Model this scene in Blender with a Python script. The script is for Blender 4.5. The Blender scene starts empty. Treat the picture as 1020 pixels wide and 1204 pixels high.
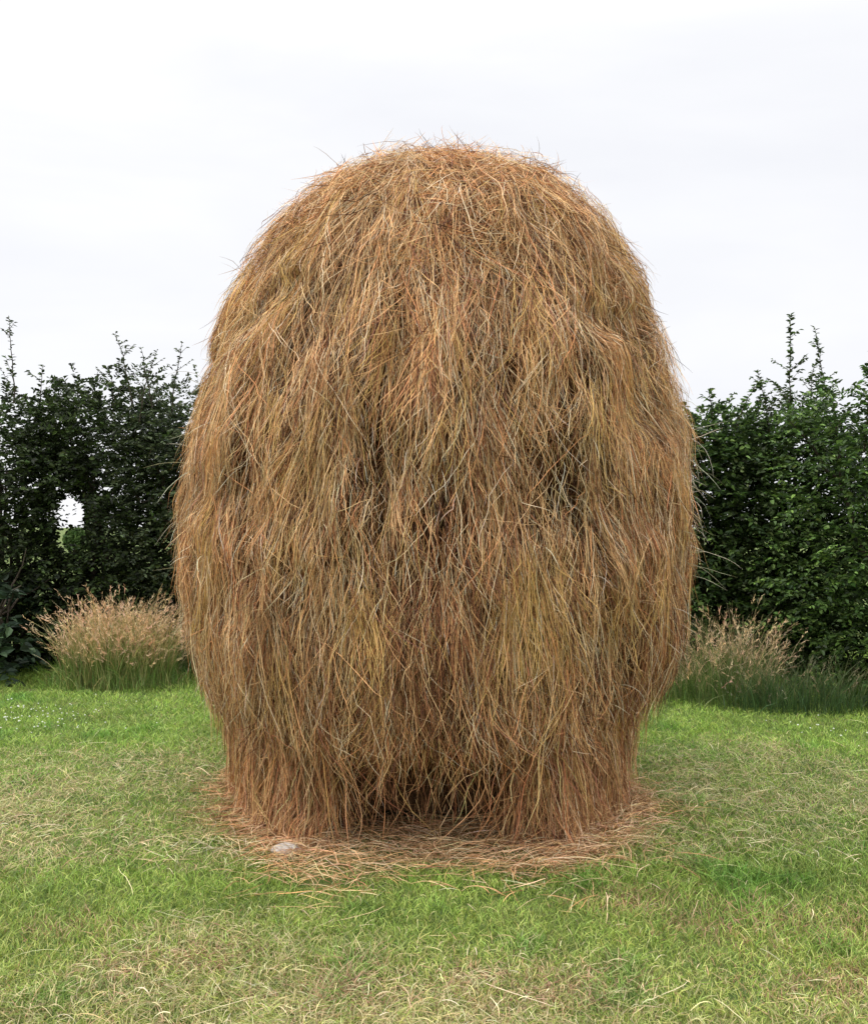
import bpy, math
import numpy as np
rng = np.random.default_rng(11)
scene = bpy.context.scene
R = math.radians

# ---------------------------------------------------------------- camera
CAMZ, F, HZ = 1.6, 1100.0, 620.0          # eye height, focal length in photo pixels, horizon row
cam_d = bpy.data.cameras.new('camera')
cam = bpy.data.objects.new('camera', cam_d)
scene.collection.objects.link(cam)
cam.location = (0, 0, CAMZ)
cam.rotation_euler = (R(90) + math.atan((HZ - 602) / F), 0, 0)
cam_d.sensor_fit = 'HORIZONTAL'
cam_d.sensor_width = 36
cam_d.lens = 36 * F / 1020
cam_d.clip_end = 5000
scene.camera = cam

# ---------------------------------------------------------------- world: bright overcast sky
SUN_EL, SUN_AZ = 50, -78                   # azimuth measured from +Y towards +X (light comes from behind-left)
w = bpy.data.worlds.new('World'); scene.world = w; w.use_nodes = True
nt = w.node_tree; nt.nodes.clear()
N = nt.nodes.new; L = nt.links.new
out = N('ShaderNodeOutputWorld'); bg = N('ShaderNodeBackground')
sky = N('ShaderNodeTexSky'); sky.sky_type = 'NISHITA'; sky.sun_disc = False
sky.sun_elevation = R(SUN_EL); sky.sun_rotation = R(SUN_AZ)
sc_ = N('ShaderNodeVectorMath'); sc_.operation = 'SCALE'; sc_.inputs['Scale'].default_value = 0.1
L(sky.outputs[0], sc_.inputs[0])
tc = N('ShaderNodeTexCoord')
mp = N('ShaderNodeMapping'); mp.inputs['Scale'].default_value = (1.3, 1.3, 4.5); mp.inputs['Rotation'].default_value = (0, R(12), 0)
mp.inputs['Location'].default_value = (0.35, 0.0, 0.6)
L(tc.outputs['Generated'], mp.inputs[0])
nz = N('ShaderNodeTexNoise'); nz.inputs['Scale'].default_value = 1.3; nz.inputs['Detail'].default_value = 5; nz.inputs['Roughness'].default_value = 0.5
nz.inputs['Distortion'].default_value = 0.4
L(mp.outputs[0], nz.inputs['Vector'])
sx = N('ShaderNodeSeparateXYZ'); L(tc.outputs['Generated'], sx.inputs[0])
el = N('ShaderNodeMapRange'); el.inputs['From Min'].default_value = 0.05; el.inputs['From Max'].default_value = 0.5
el.inputs['To Min'].default_value = -0.16; el.inputs['To Max'].default_value = 0.02
L(sx.outputs['Z'], el.inputs['Value'])
ad = N('ShaderNodeMath'); ad.operation = 'ADD'; L(nz.outputs['Fac'], ad.inputs[0]); L(el.outputs[0], ad.inputs[1])
cr = N('ShaderNodeValToRGB')
cr.color_ramp.elements[0].position = 0.28; cr.color_ramp.elements[0].color = (0.85, 0.86, 0.90, 1)
cr.color_ramp.elements[1].position = 0.66; cr.color_ramp.elements[1].color = (1.0, 1.0, 1.01, 1)
e = cr.color_ramp.elements.new(0.45); e.color = (0.91, 0.915, 0.94, 1)
L(ad.outputs[0], cr.inputs[0])
mx = N('ShaderNodeMix'); mx.data_type = 'RGBA'; mx.inputs[0].default_value = 0.96
L(sc_.outputs[0], mx.inputs[6]); L(cr.outputs[0], mx.inputs[7])
L(mx.outputs[2], bg.inputs[0])
zb = N('ShaderNodeMapRange'); zb.interpolation_type = 'SMOOTHSTEP'       # an overcast sky is about three times brighter overhead
zb.inputs['From Min'].default_value = 0.44; zb.inputs['From Max'].default_value = 1.0
zb.inputs['To Min'].default_value = 0.83; zb.inputs['To Max'].default_value = 3.1
L(sx.outputs['Z'], zb.inputs['Value']); L(zb.outputs[0], bg.inputs[1])
L(bg.outputs[0], out.inputs[0])

sd = bpy.data.lights.new('sun', 'SUN'); sd.energy = 1.5; sd.angle = R(12); sd.color = (1, 0.93, 0.82)
so = bpy.data.objects.new('sun', sd); scene.collection.objects.link(so)
so.rotation_euler = (-R(90 - SUN_EL), 0, -R(SUN_AZ))     # sun stands beyond the stack
scene.view_settings.view_transform = 'Standard'
scene.view_settings.look = 'None'
scene.view_settings.exposure = 0.42
scene.view_settings.gamma = 1.0
try:
    scene.cycles.max_bounces = 8; scene.cycles.diffuse_bounces = 3; scene.cycles.transmission_bounces = 4
except Exception: pass

# ---------------------------------------------------------------- helpers
def link(o, parent=None):
    scene.collection.objects.link(o)
    if parent: o.parent = parent
    return o

def tag(o, label=None, cat=None, group=None, kind=None):
    if label: o['label'] = label
    if cat: o['category'] = cat
    if group: o['group'] = group
    if kind: o['kind'] = kind
    return o

def empty(name, loc=(0, 0, 0)):
    o = bpy.data.objects.new(name, None); o.location = loc; o.empty_display_size = .2
    return link(o)

def mesh_obj(name, V, faces, mat, tint=None, parent=None, smooth=False, origin=None):
    """faces: int array (M,k) or a list of such arrays; V in world coordinates"""
    if not isinstance(faces, (list, tuple)): faces = [faces]
    V = np.asarray(V, np.float32).reshape(-1, 3)
    if parent is not None: V = V - np.array(parent.location, np.float32)
    elif origin is not None: V = V - np.array(origin, np.float32)
    me = bpy.data.meshes.new(name)
    me.vertices.add(len(V)); me.vertices.foreach_set('co', V.ravel())
    idx = np.concatenate([f.ravel() for f in faces]).astype(np.int32)
    tot = np.concatenate([np.full(len(f), f.shape[1]) for f in faces]).astype(np.int32)
    st = np.concatenate([[0], np.cumsum(tot)[:-1]]).astype(np.int32)
    me.loops.add(len(idx)); me.loops.foreach_set('vertex_index', idx)
    me.polygons.add(len(tot)); me.polygons.foreach_set('loop_start', st)
    me.polygons.foreach_set('use_smooth', np.full(len(tot), smooth, bool))
    if tint is not None:
        a = me.color_attributes.new('tint', 'FLOAT_COLOR', 'POINT')
        c = np.ones((len(V), 4), np.float32); c[:, :3] = tint
        a.data.foreach_set('color', c.ravel())
    me.update(calc_edges=True)
    me.materials.append(mat)
    o = bpy.data.objects.new(name, me)
    if parent is None and origin is not None: o.location = origin
    return link(o, parent)

def nrm(v): return v / np.maximum(np.linalg.norm(v, axis=-1, keepdims=True), 1e-9)

def ribbon_data(P, W, side, base=0):
    """P (n,k,3) centre lines, W (n,k) widths, side (n,3) or (n,k,3): flat blades"""
    n, k, _ = P.shape
    if side.ndim == 2: side = side[:, None, :]
    T = np.gradient(P, axis=1)
    S = side - (side * T).sum(-1, keepdims=True) / np.maximum((T * T).sum(-1, keepdims=True), 1e-12) * T
    S = nrm(S) * (W[..., None] / 2)
    V = np.stack([P - S, P + S], 2).reshape(-1, 3)
    i = (np.arange(n)[:, None] * k + np.arange(k - 1)[None]) * 2
    Fq = np.stack([i, i + 1, i + 3, i + 2], -1).reshape(-1, 4) + base
    return V, Fq

def join_ribbons(parts):
    Vs, Fs, Cs, b = [], [], [], 0
    for P, W, S, C in parts:
        v, f = ribbon_data(P, W, S, b)
        if C.ndim == 2: C = np.repeat(C[:, None], P.shape[1], 1)
        Cs.append(np.repeat(C.reshape(-1, 3), 2, 0)); Vs.append(v); Fs.append(f); b += len(v)
    return np.concatenate(Vs), np.concatenate(Fs), np.concatenate(Cs)

def hsh(ix, iy, iz, seed):
    h = (ix * 374761393 + iy * 668265263 + iz * 2147483647 + seed * 1274126177).astype(np.int64) & 0xffffffff
    h = ((h ^ (h >> 13)) * 1274126177) & 0xffffffff
    h = ((h ^ (h >> 16)) * 2246822519) & 0xffffffff
    return ((h ^ (h >> 15)) & 0xffffff) / 0xffffff

def lim(c, m=.84):
    """keep a colour below m without changing its hue"""
    return c * np.minimum(1, m / np.maximum(c.max(-1, keepdims=True), 1e-6))

def vnoise(p, seed=0, octaves=1):
    """value noise -1..1"""
    p = np.asarray(p, float); tot = 0; amp = 1; s = 0
    for o in range(octaves):
        q = p * (2 ** o) + 31.7 * o
        i = np.floor(q).astype(np.int64); f = q - i; f = f * f * (3 - 2 * f)
        r = 0
        for dx in (0, 1):
            for dy in (0, 1):
                for dz in (0, 1):
                    wgt = (f[..., 0] if dx else 1 - f[..., 0]) * (f[..., 1] if dy else 1 - f[..., 1]) * (f[..., 2] if dz else 1 - f[..., 2])
                    r = r + wgt * hsh(i[..., 0] + dx, i[..., 1] + dy, i[..., 2] + dz, seed + o)
        tot = tot + amp * (2 * r - 1); s += amp; amp *= .5
    return tot / s

def palette(n, cols, wts, jit=.12):
    cols = np.array(cols, float); wts = np.array(wts, float)
    c = cols[rng.choice(len(cols), n, p=wts / wts.sum())]
    c = c * np.exp(rng.normal(0, jit, (n, 1))) * np.exp(rng.normal(0, jit * .3, (n, 3)))
    return lim(c, .85)

def mat_tint(name, rough=.6, transl=0.0, spec=.3, noise_scale=60, noise_amt=.2, boost=1.0):
    m = bpy.data.materials.new(name); m.use_nodes = True
    t = m.node_tree; t.nodes.clear(); N = t.nodes.new; L = t.links.new
    o = N('ShaderNodeOutputMaterial'); b = N('ShaderNodeBsdfPrincipled')
    a = N('ShaderNodeAttribute'); a.attribute_name = 'tint'
    tc = N('ShaderNodeTexCoord'); n = N('ShaderNodeTexNoise'); n.inputs['Scale'].default_value = noise_scale; n.inputs['Detail'].default_value = 2
    L(tc.outputs['Object'], n.inputs['Vector'])
    mr = N('ShaderNodeMapRange'); mr.inputs['From Min'].default_value = .3; mr.inputs['From Max'].default_value = .7
    mr.inputs['To Min'].default_value = boost * (1 - noise_amt); mr.inputs['To Max'].default_value = boost * (1 + noise_amt)
    L(n.outputs['Fac'], mr.inputs['Value'])
    v = N('ShaderNodeVectorMath'); v.operation = 'SCALE'; L(a.outputs['Color'], v.inputs[0]); L(mr.outputs[0], v.inputs['Scale'])
    L(v.outputs[0], b.inputs['Base Color'])
    b.inputs['Roughness'].default_value = rough
    b.inputs['Specular IOR Level'].default_value = spec
    if transl > 0:
        tr = N('ShaderNodeBsdfTranslucent'); L(v.outputs[0], tr.inputs['Color'])
        ms = N('ShaderNodeMixShader'); ms.inputs[0].default_value = transl
        L(b.outputs[0], ms.inputs[1]); L(tr.outputs[0], ms.inputs[2]); L(ms.outputs[0], o.inputs[0])
    else: L(b.outputs[0], o.inputs[0])
    return m

def mat_noise(name, stops, scale=8, rough=.9, detail=6, bump=0, bump_scale=60):
    m = bpy.data.materials.new(name); m.use_nodes = True
    t = m.node_tree; b = t.nodes['Principled BSDF']; N = t.nodes.new; L = t.links.new
    tc = N('ShaderNodeTexCoord'); n = N('ShaderNodeTexNoise'); n.inputs['Scale'].default_value = scale; n.inputs['Detail'].default_value = detail
    n.inputs['Roughness'].default_value = .65
    L(tc.outputs['Object'], n.inputs['Vector'])
    cr = N('ShaderNodeValToRGB')
    while len(cr.color_ramp.elements) < len(stops): cr.color_ramp.elements.new(.5)
    for e_, (p_, c_) in zip(cr.color_ramp.elements, stops): e_.position = p_; e_.color = (*c_, 1)
    L(n.outputs['Fac'], cr.inputs[0]); L(cr.outputs[0], b.inputs['Base Color'])
    b.inputs['Roughness'].default_value = rough; b.inputs['Specular IOR Level'].default_value = .2
    if bump:
        n2 = N('ShaderNodeTexNoise'); n2.inputs['Scale'].default_value = bump_scale; n2.inputs['Detail'].default_value = 4
        L(tc.outputs['Object'], n2.inputs['Vector'])
        bp = N('ShaderNodeBump'); bp.inputs['Strength'].default_value = bump; bp.inputs['Distance'].default_value = .02
        L(n2.outputs['Fac'], bp.inputs['Height']); L(bp.outputs[0], b.inputs['Normal'])
    return m

M_HAY = mat_tint('hay', rough=.75, transl=.12, spec=.12, noise_scale=25, noise_amt=.22)
M_GRASS = mat_tint('grass', rough=.5, transl=.3, spec=.3, noise_scale=8, noise_amt=.12)
M_LEAF = mat_tint('leaf', rough=.55, transl=.25, spec=.22, noise_scale=14, noise_amt=.2)
M_CORE = mat_noise('packed_hay', [(.3, (.035, .018, .009)), (.55, (.10, .05, .022)), (.75, (.2, .11, .05))], scale=30, bump=1, bump_scale=90)  # core colour darkened so gaps between the strands look deeply shaded
M_BARK = mat_noise('bark', [(.3, (.03, .022, .016)), (.7, (.10, .08, .06))], scale=25, bump=.5)
M_SOIL = mat_noise('turf', [(.3, (.035, .06, .014)), (.5, (.09, .13, .03)), (.72, (.18, .16, .07))], scale=3.0, detail=10, bump=.6, bump_scale=120)
M_STONE = mat_noise('pale_stone', [(.3, (.30, .26, .22)), (.7, (.62, .58, .54))], scale=22, bump=.5)

def ground_z(x, y):
    d = np.hypot(x, y)
    p = np.stack([x * .9, y * .9, np.zeros_like(x)], -1)
    return (vnoise(p, 5, 3) * .022) * np.clip((60 - d) / 30, 0, 1)

# ---------------------------------------------------------------- ground
ax = np.unique(np.concatenate([-np.geomspace(9, 2500, 30), np.linspace(-9, 9, 181), np.geomspace(9, 2500, 30)]))
ay = np.unique(np.concatenate([-np.geomspace(1, 2500, 30), np.linspace(-1, 16, 171), np.geomspace(16, 3000, 30)]))
gx, gy = np.meshgrid(ax, ay, indexing='ij')
gz = ground_z(gx, gy)
nx, ny = gx.shape
ii = (np.arange(nx - 1)[:, None] * ny + np.arange(ny - 1)[None])
gf = np.stack([ii, ii + ny, ii + ny + 1, ii + 1], -1).reshape(-1, 4)
tag(mesh_obj('ground', np.stack([gx, gy, gz], -1), gf, M_SOIL, smooth=True), kind='structure')

# ---------------------------------------------------------------- haystack surface
DC, CX = 5.78, 0.02
prof_px = [  # row, left edge, right edge of the silhouette in the photograph
    (176, 440, 575), (186, 405, 615), (202, 372, 652), (222, 340, 680), (245, 316, 706), (275, 297, 733), (305, 284, 752),
    (345, 268, 768), (400, 240, 787), (450, 222, 800), (500, 212, 809), (560, 210, 813), (620, 212, 813),
    (700, 212, 812), (750, 217, 806), (783, 230, 788), (805, 248, 766), (825, 262, 749), (850, 269, 741), (900, 272, 738), (985, 272, 734)]
# the dome (fitted so that its outline falls where the photograph has it) and the flanks below the widest point
ZT = 3.735
def dome_r(z, Rm, a, b): return Rm * (1 - np.clip((z - 1.5) / (ZT - 1.5), 0, 1) ** b) ** (1 / a)
zz = 1.5 + (ZT - 1.5) * (1 - np.linspace(0, 1, 90) ** 3.5)
tz = list(zz); tl = list(dome_r(zz, 1.445, 3.1, 1.47)); tr_ = list(dome_r(zz, 1.42, 3.09, 2.09))
for yy, xl, xr in prof_px:
    if yy < 700: continue
    aL = math.atan((510 - xl) / F); aR = math.atan((xr - 510) / F)
    rl, rr = DC * math.sin(aL), DC * math.sin(aR)
    dep = DC * math.cos((aL + aR) / 2) ** 2
    tz.append(CAMZ + (HZ - yy) / F * dep); tl.append(rl + CX - .125); tr_.append(rr - CX - .125)
tz[-1] = -0.03
tz, tl, tr_ = map(np.array, (tz, tl, tr_))
rm = (tl + tr_) / 2
arc = np.concatenate([[0], np.cumsum(np.hypot(np.diff(rm), np.diff(tz)))])
ARC = arc[-1]

def lookup(s):
    return np.interp(s, arc, tz), np.interp(s, arc, tl), np.interp(s, arc, tr_)

# smooth, finely sampled tables
ss = np.linspace(0, ARC, 600)
_z, _l, _r = lookup(ss)
def smooth(a, n=9):
    k = np.hanning(n + 2)[1:-1]; k /= k.sum()
    return np.convolve(np.pad(a, n // 2, mode='edge'), k, 'valid')
_l2, _r2, _z2 = smooth(_l), smooth(_r), smooth(_z)
_l2[0] = _r2[0] = 0

def wrap(d): return (d + math.pi) % (2 * math.pi) - math.pi

def gapf(p):
    """where the outer locks part: upright streaks of thin cover"""
    zl = 2.72 + .16 * np.sin(np.arctan2(p[..., 1], p[..., 0]) * 3 + 1.0) + .12 * vnoise(p * np.array([1.5, 1.5, 0]), 23)   # foot of the slumped cap
    ledge = np.exp(-((p[..., 2] - zl) / .09) ** 2) * np.clip(.5 + 1.2 * vnoise(p * np.array([2.2, 2.2, 0]) + 3, 24), 0, 1)
    return vnoise(p * np.array([5.2, 5.2, 2.3]), 19, 2) - .85 * ledge

def surf(s, th):
    """point of the packed surface: arc length s from the top, azimuth th"""
    s = np.clip(s, 0, ARC)
    z = np.interp(s, ss, _z2); l = np.interp(s, ss, _l2); r = np.interp(s, ss, _r2)
    wv = (1 + np.cos(th)) / 2
    rad = l * (1 - wv) + r * wv
    q = np.stack([np.cos(th) * 2.2, np.sin(th) * 2.2, z * .9], -1)
    fade = np.clip(rad / .7, 0, 1)
    rad = rad + (vnoise(q, 3, 1) * .06 + vnoise(q * np.array([3.4, 3.4, 3.2]), 9, 2) * .075) * fade - .015 * fade
    rad = rad - .085 * np.clip(-gapf(np.stack([np.cos(th) * 1.4, np.sin(th) * 1.4, z], -1)) - .1, 0, .6) / .6 * fade
    rad = rad + .22 * np.clip(-np.sin(th), 0, 1) ** 2 * np.clip((.8 - z) / .8, 0, 1)      # the front of the foot is trodden outwards
    # hollow at the foot, front centre, and a narrow slit left of it
    hol = np.exp(-(wrap(th - R(-93)) / .42) ** 4) * np.clip((.55 - z) / .2, 0, 1)
    slit = np.exp(-(wrap(th - R(-123)) / .075) ** 2) * np.clip((z - .12) / .1, 0, 1) * np.clip((.62 - z) / .15, 0, 1)
    rad = rad - .46 * hol - .22 * slit
    return np.stack([CX + rad * np.cos(th), DC + rad * np.sin(th), z], -1)

# core
S_, T_ = np.meshgrid(np.linspace(0.0, ARC, 90), np.linspace(0, 2 * math.pi, 161)[:-1], indexing='ij')
core = surf(S_, T_)
cdir = nrm(core - np.array([CX, DC, 1.9]))
core = core - cdir * (.13 + .02 * vnoise(core * 9, 2, 2)[..., None])
a_, b_ = S_.shape
ii = np.arange(a_ - 1)[:, None] * b_ + np.arange(b_)[None]; jj = np.arange(a_ - 1)[:, None] * b_ + (np.arange(b_)[None] + 1) % b_
cf = np.stack([ii, jj, jj + b_, ii + b_], -1).reshape(-1, 4)
stack = empty('haystack', (CX, DC, 0))
tag(stack, 'tall domed haystack of loose golden brown hay standing on the mown lawn', 'haystack')
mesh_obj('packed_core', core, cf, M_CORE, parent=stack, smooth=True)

HAY = [(.80, .54, .28), (.64, .36, .17), (.46, .215, .10), (.25, .105, .055), (.88, .70, .47), (.60, .38, .18), (.11, .048, .034)]
def hay_tint(p, low_z=None, yellow=None):
    n = len(p)
    v = vnoise(p * np.array([1.6, 1.6, 1.1]), 21, 2)
    z = p[:, 2]
    red = np.clip(.42 - .22 * z + .9 * v, .05, .95)            # weathered russet hay lies in patches and low down
    wr = np.stack([1.0 - .6 * red, 1.1 - .3 * red, .6 + .5 * red, .30 + 1.2 * red, .55 - .4 * red, .35 - .25 * red, .45 + .7 * red], -1)
    wr = np.clip(wr, .02, None); cs = np.cumsum(wr / wr.sum(1, keepdims=True), 1)
    k = (rng.random(n)[:, None] > cs).sum(1).clip(0, 6)
    c = np.array(HAY)[k] * np.exp(rng.normal(-.14, .48, (n, 1)))
    return lim(c)

def walk(s0, th0, ang, length, off0, lift, K=7, curl=.35, hang=None, zmin=.006):
    """strands that follow the surface; returns P (n,K,3) and outward normals (n,3)"""
    n = len(s0); s = s0.copy(); th = th0.copy(); a = ang.copy()
    curl = np.broadcast_to(curl, (n,)); zs = np.interp(s, ss, _z2)
    low = zs < 1.15                                            # strands that start under the belly hang free over the hollow
    if hang is not None: hang = np.where(low & (np.abs(wrap(th + R(93))) < .62), np.maximum(hang, rng.uniform(.75, 1, n)), hang)
    inh = (np.abs(wrap(th + R(94))) < .38) & (rng.random(n) < .85)
    zend = .06 + .52 * rng.random(n) ** .55
    length = np.where(inh, np.clip(np.minimum(length, zs - zend), .04, None), length)
    k1 = rng.normal(0, 1, n) * curl; P = np.zeros((n, K, 3)); step = length / (K - 1)
    kink = rng.normal(0, .5, (n, K)) * curl[:, None]
    br = rng.random(n) < .13                                   # some stems are snapped
    kink[np.arange(n), rng.integers(1, K - 1, n)] += np.where(br, rng.normal(0, .8, n), 0)
    br2 = np.where(br[:, None] & (np.arange(K)[None] >= rng.integers(1, K - 1, n)[:, None]), rng.normal(0, .6, n)[:, None], 0)
    kink = kink + br2
    r0 = None
    for i in range(K):
        p = surf(s, th)
        hor = p[:, :2] - np.array([CX, DC]); rad = np.maximum(np.linalg.norm(hor, axis=1), 1e-3); hd = hor / rad[:, None]
        # outward normal from the profile slope
        ds = .04
        z1 = np.interp(np.clip(s + ds, 0, ARC), ss, _z2); z2 = np.interp(np.clip(s - ds, 0, ARC), ss, _z2)
        r1 = np.interp(np.clip(s + ds, 0, ARC), ss, (_l2 + _r2) / 2); r2 = np.interp(np.clip(s - ds, 0, ARC), ss, (_l2 + _r2) / 2)
        nr, nz_ = -(z1 - z2), (r1 - r2)
        l = np.hypot(nr, nz_) + 1e-9; nr /= l; nz_ /= l
        Nn = np.stack([hd[:, 0] * nr, hd[:, 1] * nr, nz_], -1)
        t = i / (K - 1)
        off = off0 + lift * t ** 1.6
        q = p + Nn * off[:, None]
        if i == 0: r0 = rad.copy(); N0 = Nn
        if hang is not None:
            rq = np.linalg.norm(q[:, :2] - np.array([CX, DC]), axis=1)
            want = (1 - hang) * rq + hang * np.maximum(rq, r0 + off0)
            q[:, :2] = np.array([CX, DC]) + hd * want[:, None]
        q[:, 2] = np.maximum(q[:, 2], zmin + .02 * rng.random(n))
        P[:, i] = q
        if i < K - 1:
            aa = a + k1 * t + kink[:, i]
            over = np.maximum(s + step * np.cos(aa) - (ARC - .02), 0)
            s = s + step * np.cos(aa)
            th = th + step * np.sin(aa) / np.maximum(rad, .12)
            off0 = off0 + over * .9                            # strands reaching the ground splay outwards
            s = np.clip(s, .0, ARC)
    return P, N0

def wid(n, K, w0, w1, taper=.35):
    t = np.linspace(0, 1, K)
    prof = 1 - taper * np.abs(2 * t - 1) ** 3 - .45 * np.clip((t - .7) / .3, 0, 1)
    return rng.uniform(w0, w1, (n, 1)) * prof[None]

def rand_side(N0, T=None, amt=.9):
    # blade faces roughly outward but twisted at random
    up = np.array([0, 0, 1.0]); sd_ = np.cross(N0, np.broadcast_to(up, N0.shape)) + 1e-4
    sd_ = nrm(sd_)
    return nrm(sd_ + N0 * rng.normal(0, amt, (len(N0), 1)) + rng.normal(0, .2, N0.shape))

def sample_s(n, lo, hi):
    sg = np.linspace(lo, hi, 300); rr = np.interp(sg, ss, (_l2 + _r2) / 2); c = np.cumsum(rr + .02); c /= c[-1]
    return np.interp(rng.random(n), c, sg)

def sample_th(n, back=.35):
    """azimuth with the far side thinner"""
    th = rng.uniform(-math.pi, math.pi, int(n * 2.4))
    keep = rng.random(len(th)) < np.where(np.sin(th) < .25, 1, back)
    return th[keep][:n]

def bias(th, s):
    b = .26 * np.cos(th) * np.clip(-np.sin(th) + .3, -1, 1)
    p = surf(s, th)
    b = b + vnoise(p * np.array([3.0, 3.0, 1.3]), 41, 2) * .30
    return b

parts = []
def locks(n, nl, s_lo, s_hi, off_lo, off_hi, L0, L1, w0, w1, tone, sig, lift, front=.3, tight=1.0, K=8, hangp=.3, odd_p=.1, thin=.8, curl=.12):
    """strands gathered in locks that share a direction, a height above the core and a tone"""
    lth = sample_th(nl, front); ls = sample_s(nl, s_lo, s_hi); nl = len(lth); ls = ls[:nl]
    lspread = np.interp(ls, [0, 1.0, 1.5, 2.0, 2.6], [1.6, 1.05, .7, .3, .15])
    lang = bias(lth, ls) + rng.normal(0, 1, nl) * lspread
    loff = rng.uniform(off_lo, off_hi, nl)
    k = rng.integers(0, nl, n)
    s = ls[k] + rng.normal(0, .09, n) * tight; th = lth[k] + rng.normal(0, .032, n) * tight
    spread = np.interp(s, [0, 1.0, 1.7, 2.6], [.9, .6, .30, .2]) * sig
    ang = lang[k] + rng.normal(0, 1, n) * spread
    odd = rng.random(n) < odd_p; ang = np.where(odd, ang + rng.normal(0, .9, n), ang)
    Ln = rng.uniform(L0, L1, n) * np.interp(s, [0, 1.2, 2], [.55, .62, 1.0])
    P, N0 = walk(np.clip(s, .1, ARC - .03), th, ang, Ln, loff[k] + rng.normal(0, .012, n), np.where(rng.random(n) < .10 * (off_lo > 0), rng.uniform(.03, .13, n), rng.uniform(lift[0], lift[1], n)), K=K, curl=curl * np.interp(s, [0, 1.6, 2.2], [2.2, 1.6, 1]), hang=rng.random(n) ** 2 * hangp)
    cc = hay_tint(P[:, 0]) * (np.array([1.1, .86, .74]) if tone < .9 else 1) * tone * np.exp(rng.normal(0, .2, nl))[k][:, None]  # tone paints depth shade: inner layers darker and redder, outer ones brighter
    m = ~((P[:, 0, 2] < .46) & (np.abs(wrap(th - R(-93))) < .40) & (rng.random(n) < .88))
    if thin > 0: m &= ~((gapf((P[:, 0] + P[:, K // 2]) / 2 - np.array([CX, DC, 0])) < -.16) & (rng.random(n) < thin))
    parts.append((P[m], wid(n, K, w0, w1)[m], rand_side(N0)[m], lim(cc)[m]))
locks(30000, 9000, .2, ARC - .02, -.14, -.07, .12, .34, .0024, .0044, .22, 1.5, (-.01, .02), tight=1.6, K=6, hangp=.15, thin=0, curl=.4)   # inner hay, darkened to paint the shade in the gaps
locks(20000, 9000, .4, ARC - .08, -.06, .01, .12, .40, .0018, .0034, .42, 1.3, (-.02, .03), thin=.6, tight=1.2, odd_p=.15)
locks(22000, 5200, .5, ARC - .12, .01, .06, .14, .46, .0019, .0037, 1.05, 1.15, (-.03, .04), thin=.92, odd_p=.13)
locks(15000, 2100, .5, ARC - .15, .05, .11, .18, .54, .0021, .0040, 1.5, 1.0, (-.03, .04), tight=.9, thin=.95)
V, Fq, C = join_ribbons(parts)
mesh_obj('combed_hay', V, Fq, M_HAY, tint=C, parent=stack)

# 3. tufts: bundles hanging proud of the surface
parts = []
nt_ = 520
tth = sample_th(nt_, .3); ts = sample_s(nt_, 1.0, ARC - .5)
# a few that the photograph shows clearly: (px, row, length, tone)
named = [(605, 650, .95, 1), (630, 665, .9, 1), (590, 700, .8, 1), (430, 700, .55, 1), (480, 760, .6, 0), (330, 700, .6, 0), (700, 650, .7, 0),
         (560, 480, .6, 0), (520, 690, .8, 0), (260, 600, .7, 1), (240, 690, .6, 1), (770, 640, .8, 1), (780, 720, .5, 1), (650, 800, .7, 0), (310, 850, .6, 0), (700, 860, .5, 0)]
for q, (px, py, Lq, tone) in enumerate(named):
    dep = 4.4 + .5 * abs(px - 510) / 300; x = (px - 510) / F * dep
    z = CAMZ + (HZ - py) / F * dep
    ts[q] = np.interp(-z, -_z2, ss); rr = np.interp(ts[q], ss, _l2)
    tth[q] = -math.pi / 2 + math.asin(max(-.97, min(.97, (x * 1.0) / rr)))
cnt = rng.integers(14, 46, nt_); cnt[:len(named)] = 90
tone = (rng.random(nt_) < .25).astype(float)
tlen = rng.uniform(.25, .6, nt_)
for q in range(len(named)): tlen[q] = named[q][2] * .68; tone[q] = named[q][3]
k = np.repeat(np.arange(nt_), cnt); n = len(k)
tw = rng.uniform(.02, .06, nt_); tdir = rng.normal(0, .22, nt_)
s = ts[k] + rng.normal(0, .06, n); th = tth[k] + rng.normal(0, 1, n) * tw[k] / 1.3
ang = bias(tth, ts)[k] * .8 + tdir[k] + rng.normal(0, .2, n) + (th - tth[k]) * 2.2
P, N0 = walk(np.clip(s, .1, ARC - .1), th, ang, tlen[k] * rng.uniform(.5, 1.15, n), rng.uniform(.05, .12, n), rng.uniform(-.03, .05, n), K=8, curl=.2, hang=.2 + .5 * rng.random(n))
cc = hay_tint(P[:, 0]) * 1.1 * np.exp(rng.normal(0, .15, nt_))[k][:, None]
gold = np.array([.68, .45, .17]) * np.exp(rng.normal(0, .25, (n, 1)))
cc = np.where((tone[k] > .5)[:, None] & (rng.random(n) < .6)[:, None], gold, cc)
parts.append((P, wid(n, 8, .002, .0038), rand_side(N0), lim(cc)))
# pale single stems lying over everything
n = 3000
th = sample_th(n, .3); s = sample_s(n, .5, ARC - .4)
P, N0 = walk(s, th, bias(th, s) + rng.normal(0, .42, n) * np.interp(s, [0, 2], [2.5, 1]), rng.uniform(.12, .42, n), rng.uniform(.06, .12, n), rng.uniform(-.03, .05, n), K=8, curl=.32, hang=rng.random(n))
parts.append((P, wid(n, 8, .0019, .0038), rand_side(N0), palette(n, [(.88, .69, .45), (.80, .55, .29), (.74, .60, .46)], [1, 1, .4])))
V, Fq, C = join_ribbons(parts)
mesh_obj('hanging_tufts', V, Fq, M_HAY, tint=C, parent=stack)

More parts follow.
